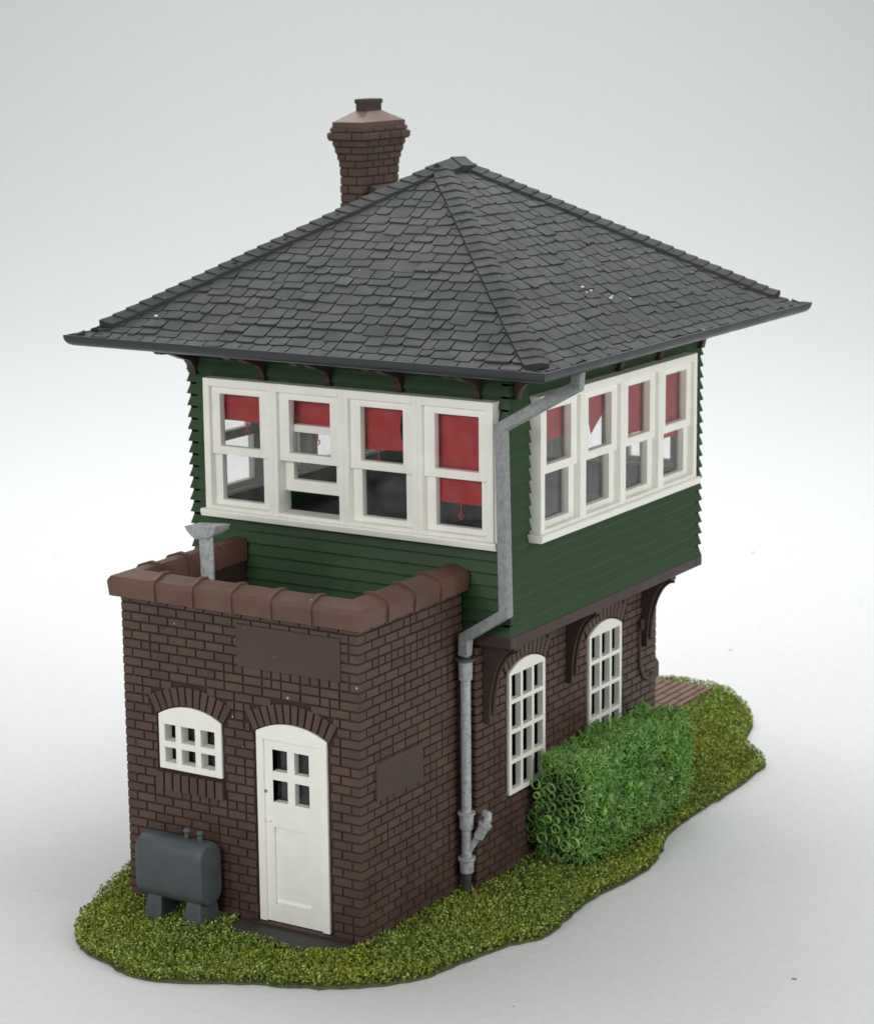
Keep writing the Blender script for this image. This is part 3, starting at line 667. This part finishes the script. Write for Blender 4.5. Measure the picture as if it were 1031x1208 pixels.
# small eave brackets
def eave(F, s):
    b = MB(); zt_ = 5.815
    P = [(0, zt_-.37), (.055, zt_-.37), (.075, zt_-.28), (.14, zt_-.20), (.28, zt_-.16), (.48, zt_-.085), (.66, zt_-.07), (.70, zt_-.03), (.70, zt_), (0, zt_)]
    b.prism([F(s, z, k+.005) for k, z in P], F.d*.095); b.build('eave_bracket', BROWN, BOX, bevel=.008)
for s in (-3.55, -2.60, -1.72, -.80, .17): eave(CF, s-X0)
for y in (2.12, 3.45, 4.42, 5.40, 6.52): eave(CR, y-Y0)
for s in (.06, 1.05, 2.05, 3.0, 4.0): eave(CB, s)
for s in (.04, 1.15, 2.25, 3.35, 4.45): eave(CL, s)

# --- chimney
b = MB(); cx0, cx1, cy0, cy1 = -3.60, -3.28, 5.17, 6.0
def ringbox(e, z0, z1, mi=0, e2=None):
    e2 = e if e2 is None else e2
    b.frustum([(cx0-e, cy0-e, z0), (cx1+e, cy0-e, z0), (cx1+e, cy1+e, z0), (cx0-e, cy1+e, z0)], [(cx0-e2, cy0-e2, z1), (cx1+e2, cy0-e2, z1), (cx1+e2, cy1+e2, z1), (cx0-e2, cy1+e2, z1)], mi)
ringbox(-.012, 6.0, 8.10, 1)
def course(z0, z1, e, ph):
    ringbox(e-.014, z0-.012, z1+.0, 1)
    g = .010; z0 += g*.6; z1 -= g*.6
    for F, L_ in ((Face((cx0-e, cy0-e, 0), (1, 0, 0), (0, -1, 0)), cx1-cx0+2*e), (Face((cx1+e, cy0-e, 0), (0, 1, 0), (1, 0, 0)), cy1-cy0+2*e), (Face((cx1+e, cy1+e, 0), (-1, 0, 0), (0, 1, 0)), cx1-cx0+2*e), (Face((cx0-e, cy1+e, 0), (0, -1, 0), (-1, 0, 0)), cy1-cy0+2*e)):
        s = 0; nx = .12 if ph else .24
        while s < L_-.01:
            e_ = min(s+nx, L_)
            if L_-e_ < .06: e_ = L_
            quad(b, F, s+(g/2 if s else 0), e_-(g/2 if e_ < L_ else 0), z0, z1, -(.03+e), 0, .004); s = e_; nx = .24
z = 6.3; k = 0; ch = .105
while z < 7.50-.01: course(z, z+ch, 0.004 if k % 2 else .0, k % 2); z += ch; k += 1
for j, e in enumerate((.010, .025, .045, .065)): course(z+j*.085, z+(j+1)*.085, e, j % 2)
z += .34
course(z, z+.09, .11, 1); course(z+.09, z+.15, .085, 0)
ringbox(.062, z+.14, z+.215, 2); 
zc_ = z+.215
px0, px1, py0, py1 = -3.525, -3.355, 5.43, 5.74
b.frustum([(cx0-.055, cy0-.055, zc_-.002), (cx1+.055, cy0-.055, zc_-.002), (cx1+.055, cy1+.055, zc_-.002), (cx0-.055, cy1+.055, zc_-.002)], [(px0-.01, py0-.01, zc_+.12), (px1+.01, py0-.01, zc_+.12), (px1+.01, py1+.01, zc_+.12), (px0-.01, py1+.01, zc_+.12)], 2)
chim = b.build('chimney', [BRICK, MORTAR, COPING], BOX, bevel=.004)
b = MB(); z0 = zc_+.11; tw = .045
for a, c in (((px0, py0), (px1, py0+tw)), ((px0, py1-tw), (px1, py1)), ((px0, py0+tw), (px0+tw, py1-tw)), ((px1-tw, py0+tw), (px1, py1-tw))): b.box((*a, z0), (*c, z0+.155))
b.box((px0-.012, py0-.012, z0+.10), (px0+.0005, py1+.012, z0+.15)); b.box((px1-.0005, py0-.012, z0+.10), (px1+.012, py1+.012, z0+.15)); b.box((px0+.0005, py0-.012, z0+.10), (px1-.0005, py0+.0005, z0+.15))
b.box((px0+tw, py0+tw, z0), (px1-tw, py1-tw, z0+.06), 1)
b.build('chimney_pot', [BROWN, MORTAR], chim)
b = MB(); b.prism([(cx1, 5.30, 7.10), (cx1, 5.30, 7.34), (cx1+.05, 5.30, 7.34), (cx1+.32, 5.30, 7.22), (cx1+.32, 5.30, 7.0)], (0, .5, 0)); b.build('flashing', BROWN, chim, bevel=.01)

# --- downspout (square upper leader, round lower pipe, branch)
b = MB()
b.tube([(1.40, 2.06, 5.83), (1.40, 2.03, 5.66), (.60, 1.865, 5.19), (.645, 1.86, 3.20), (.15, 1.86, 2.885), (.13, 1.87, 2.68)], .059, 16, square=True)
ds = b.build('downspout', PIPE2, BOX, smooth=40)
b = MB(); px_, py_ = .125, 1.885
b.tube([(px_, py_, z) for z in (.30, 2.60)], .055, 20)
b.tube([(px_, py_, z) for z in (2.40, 2.41, 2.60, 2.61)], [.066, .074, .078, .07], 20)
b.tube([(px_, py_, z) for z in (.72, .73, .88, .89)], [.07, .078, .078, .07], 20); b.tube([(px_, py_, z) for z in (.89, .915)], .098, 20)
b.tube([(px_, py_, z) for z in (.22, .23, .36, .37)], [.064, .075, .08, .07], 20); b.tube([(px_, py_, z) for z in (.37, .40)], .098, 20)
# branch
b.tube([(px_+.01, py_, .44), (px_+.10, py_+.02, .60), (px_+.14, py_+.03, .67)], .036, 14)
b.tube([(px_+.13, py_+.03, .64), (px_+.20, py_+.05, .78)], .058, 16); b.tube([(px_+.195, py_+.05, .77), (px_+.21, py_+.053, .80)], .074, 16)
b.tube([(px_+.205, py_+.05, .79), (px_+.235, py_+.058, .85), (px_+.225, py_+.08, .89), (px_+.16, py_+.12, .89)], .042, 14)
b.build('drain_pipe', PIPE, ds, smooth=40)
b = MB(); b.tube([(px_, py_, 2.62), (px_, py_, 2.65)], .115, 20); b.tube([(px_, py_, 2.645), (px_, py_, 2.69)], .06, 16)
b.build('pipe_socket', PIPED, ds, smooth=40)
b = MB(); b.tube([(px_, py_, -.0), (px_, py_, .225)], .05, 16); b.build('pipe_foot', PIPED, ds, smooth=40)

# --- vent pipe with rainwater head inside the parapet
b = MB(); vx, vy = -2.165, .42
b.tube([(vx, vy, 3.0), (vx, vy, 4.02)], .07, 20)
def rr_(z, a, c): return [(vx-a*1.0, vy-c, z), (vx+a, vy-c, z+.02), (vx+a, vy+c, z+.02), (vx-a*1.0, vy+c, z)]
b.loft([rr_(3.99, .08, .075), rr_(4.03, .13, .10), rr_(4.075, .185, .12), rr_(4.135, .19, .125)])
b.v = [tuple(c+(random.gauss(0, .008) if p[2] > 3.9 else 0) for c in p) for p in b.v]
vp = b.build('vent_pipe', PIPE, BOX, bevel=.015, smooth=40)

# ------------------------------------------------------------------ oil tank
T = bpy.data.objects.new('oil_tank', None); COL.objects.link(T); T.location = (-2.17, -.28, 0)
tag(T, 'dark grey oil tank on two short cradles left of the white door', 'tank')
def rel(o): o.matrix_parent_inverse = Matrix.Translation(V(T.location)).inverted(); return o
b = MB()
def ob(x, sc=1):       # obround section in y-z
    R = []; cy2, cz = -.265, .535; hw, hh = .185*sc, .345*sc; rr3 = .15*sc
    for (qx, qz, a0) in ((hw-rr3, hh-rr3, 0), (-(hw-rr3), hh-rr3, 90), (-(hw-rr3), -(hh-rr3), 180), (hw-rr3, -(hh-rr3), 270)):
        for k in range(8): a = math.radians(a0+90*k/7); R.append((x, cy2+qx+rr3*math.cos(a), cz+qz+rr3*math.sin(a)))
    return R
b.loft([ob(-2.60, .93), ob(-2.58, .985), ob(-2.55), ob(-1.78), ob(-1.745, .985), ob(-1.725, .93)]); rel(b.build('tank_body', TANK, T, smooth=35))
for xa in (-2.50, -1.98):
    b = MB(); b.frustum([(xa, -.46, -.02), (xa+.23, -.46, -.02), (xa+.23, -.08, -.02), (xa, -.08, -.02)], [(xa+.025, -.40, .26), (xa+.205, -.40, .26), (xa+.205, -.13, .26), (xa+.025, -.13, .26)]); rel(b.build('cradle', TANK, T, bevel=.012))
for xa, s_ in ((-2.04, .045), (-1.87, .04)):
    b = MB(); b.tube([(xa, -.25, .85), (xa, -.25, .94)], .03, 14); b.ball((xa, -.25, .965), s_, 14, 8, 0, .8); rel(b.build('filler_cap', TANK, T, smooth=60))
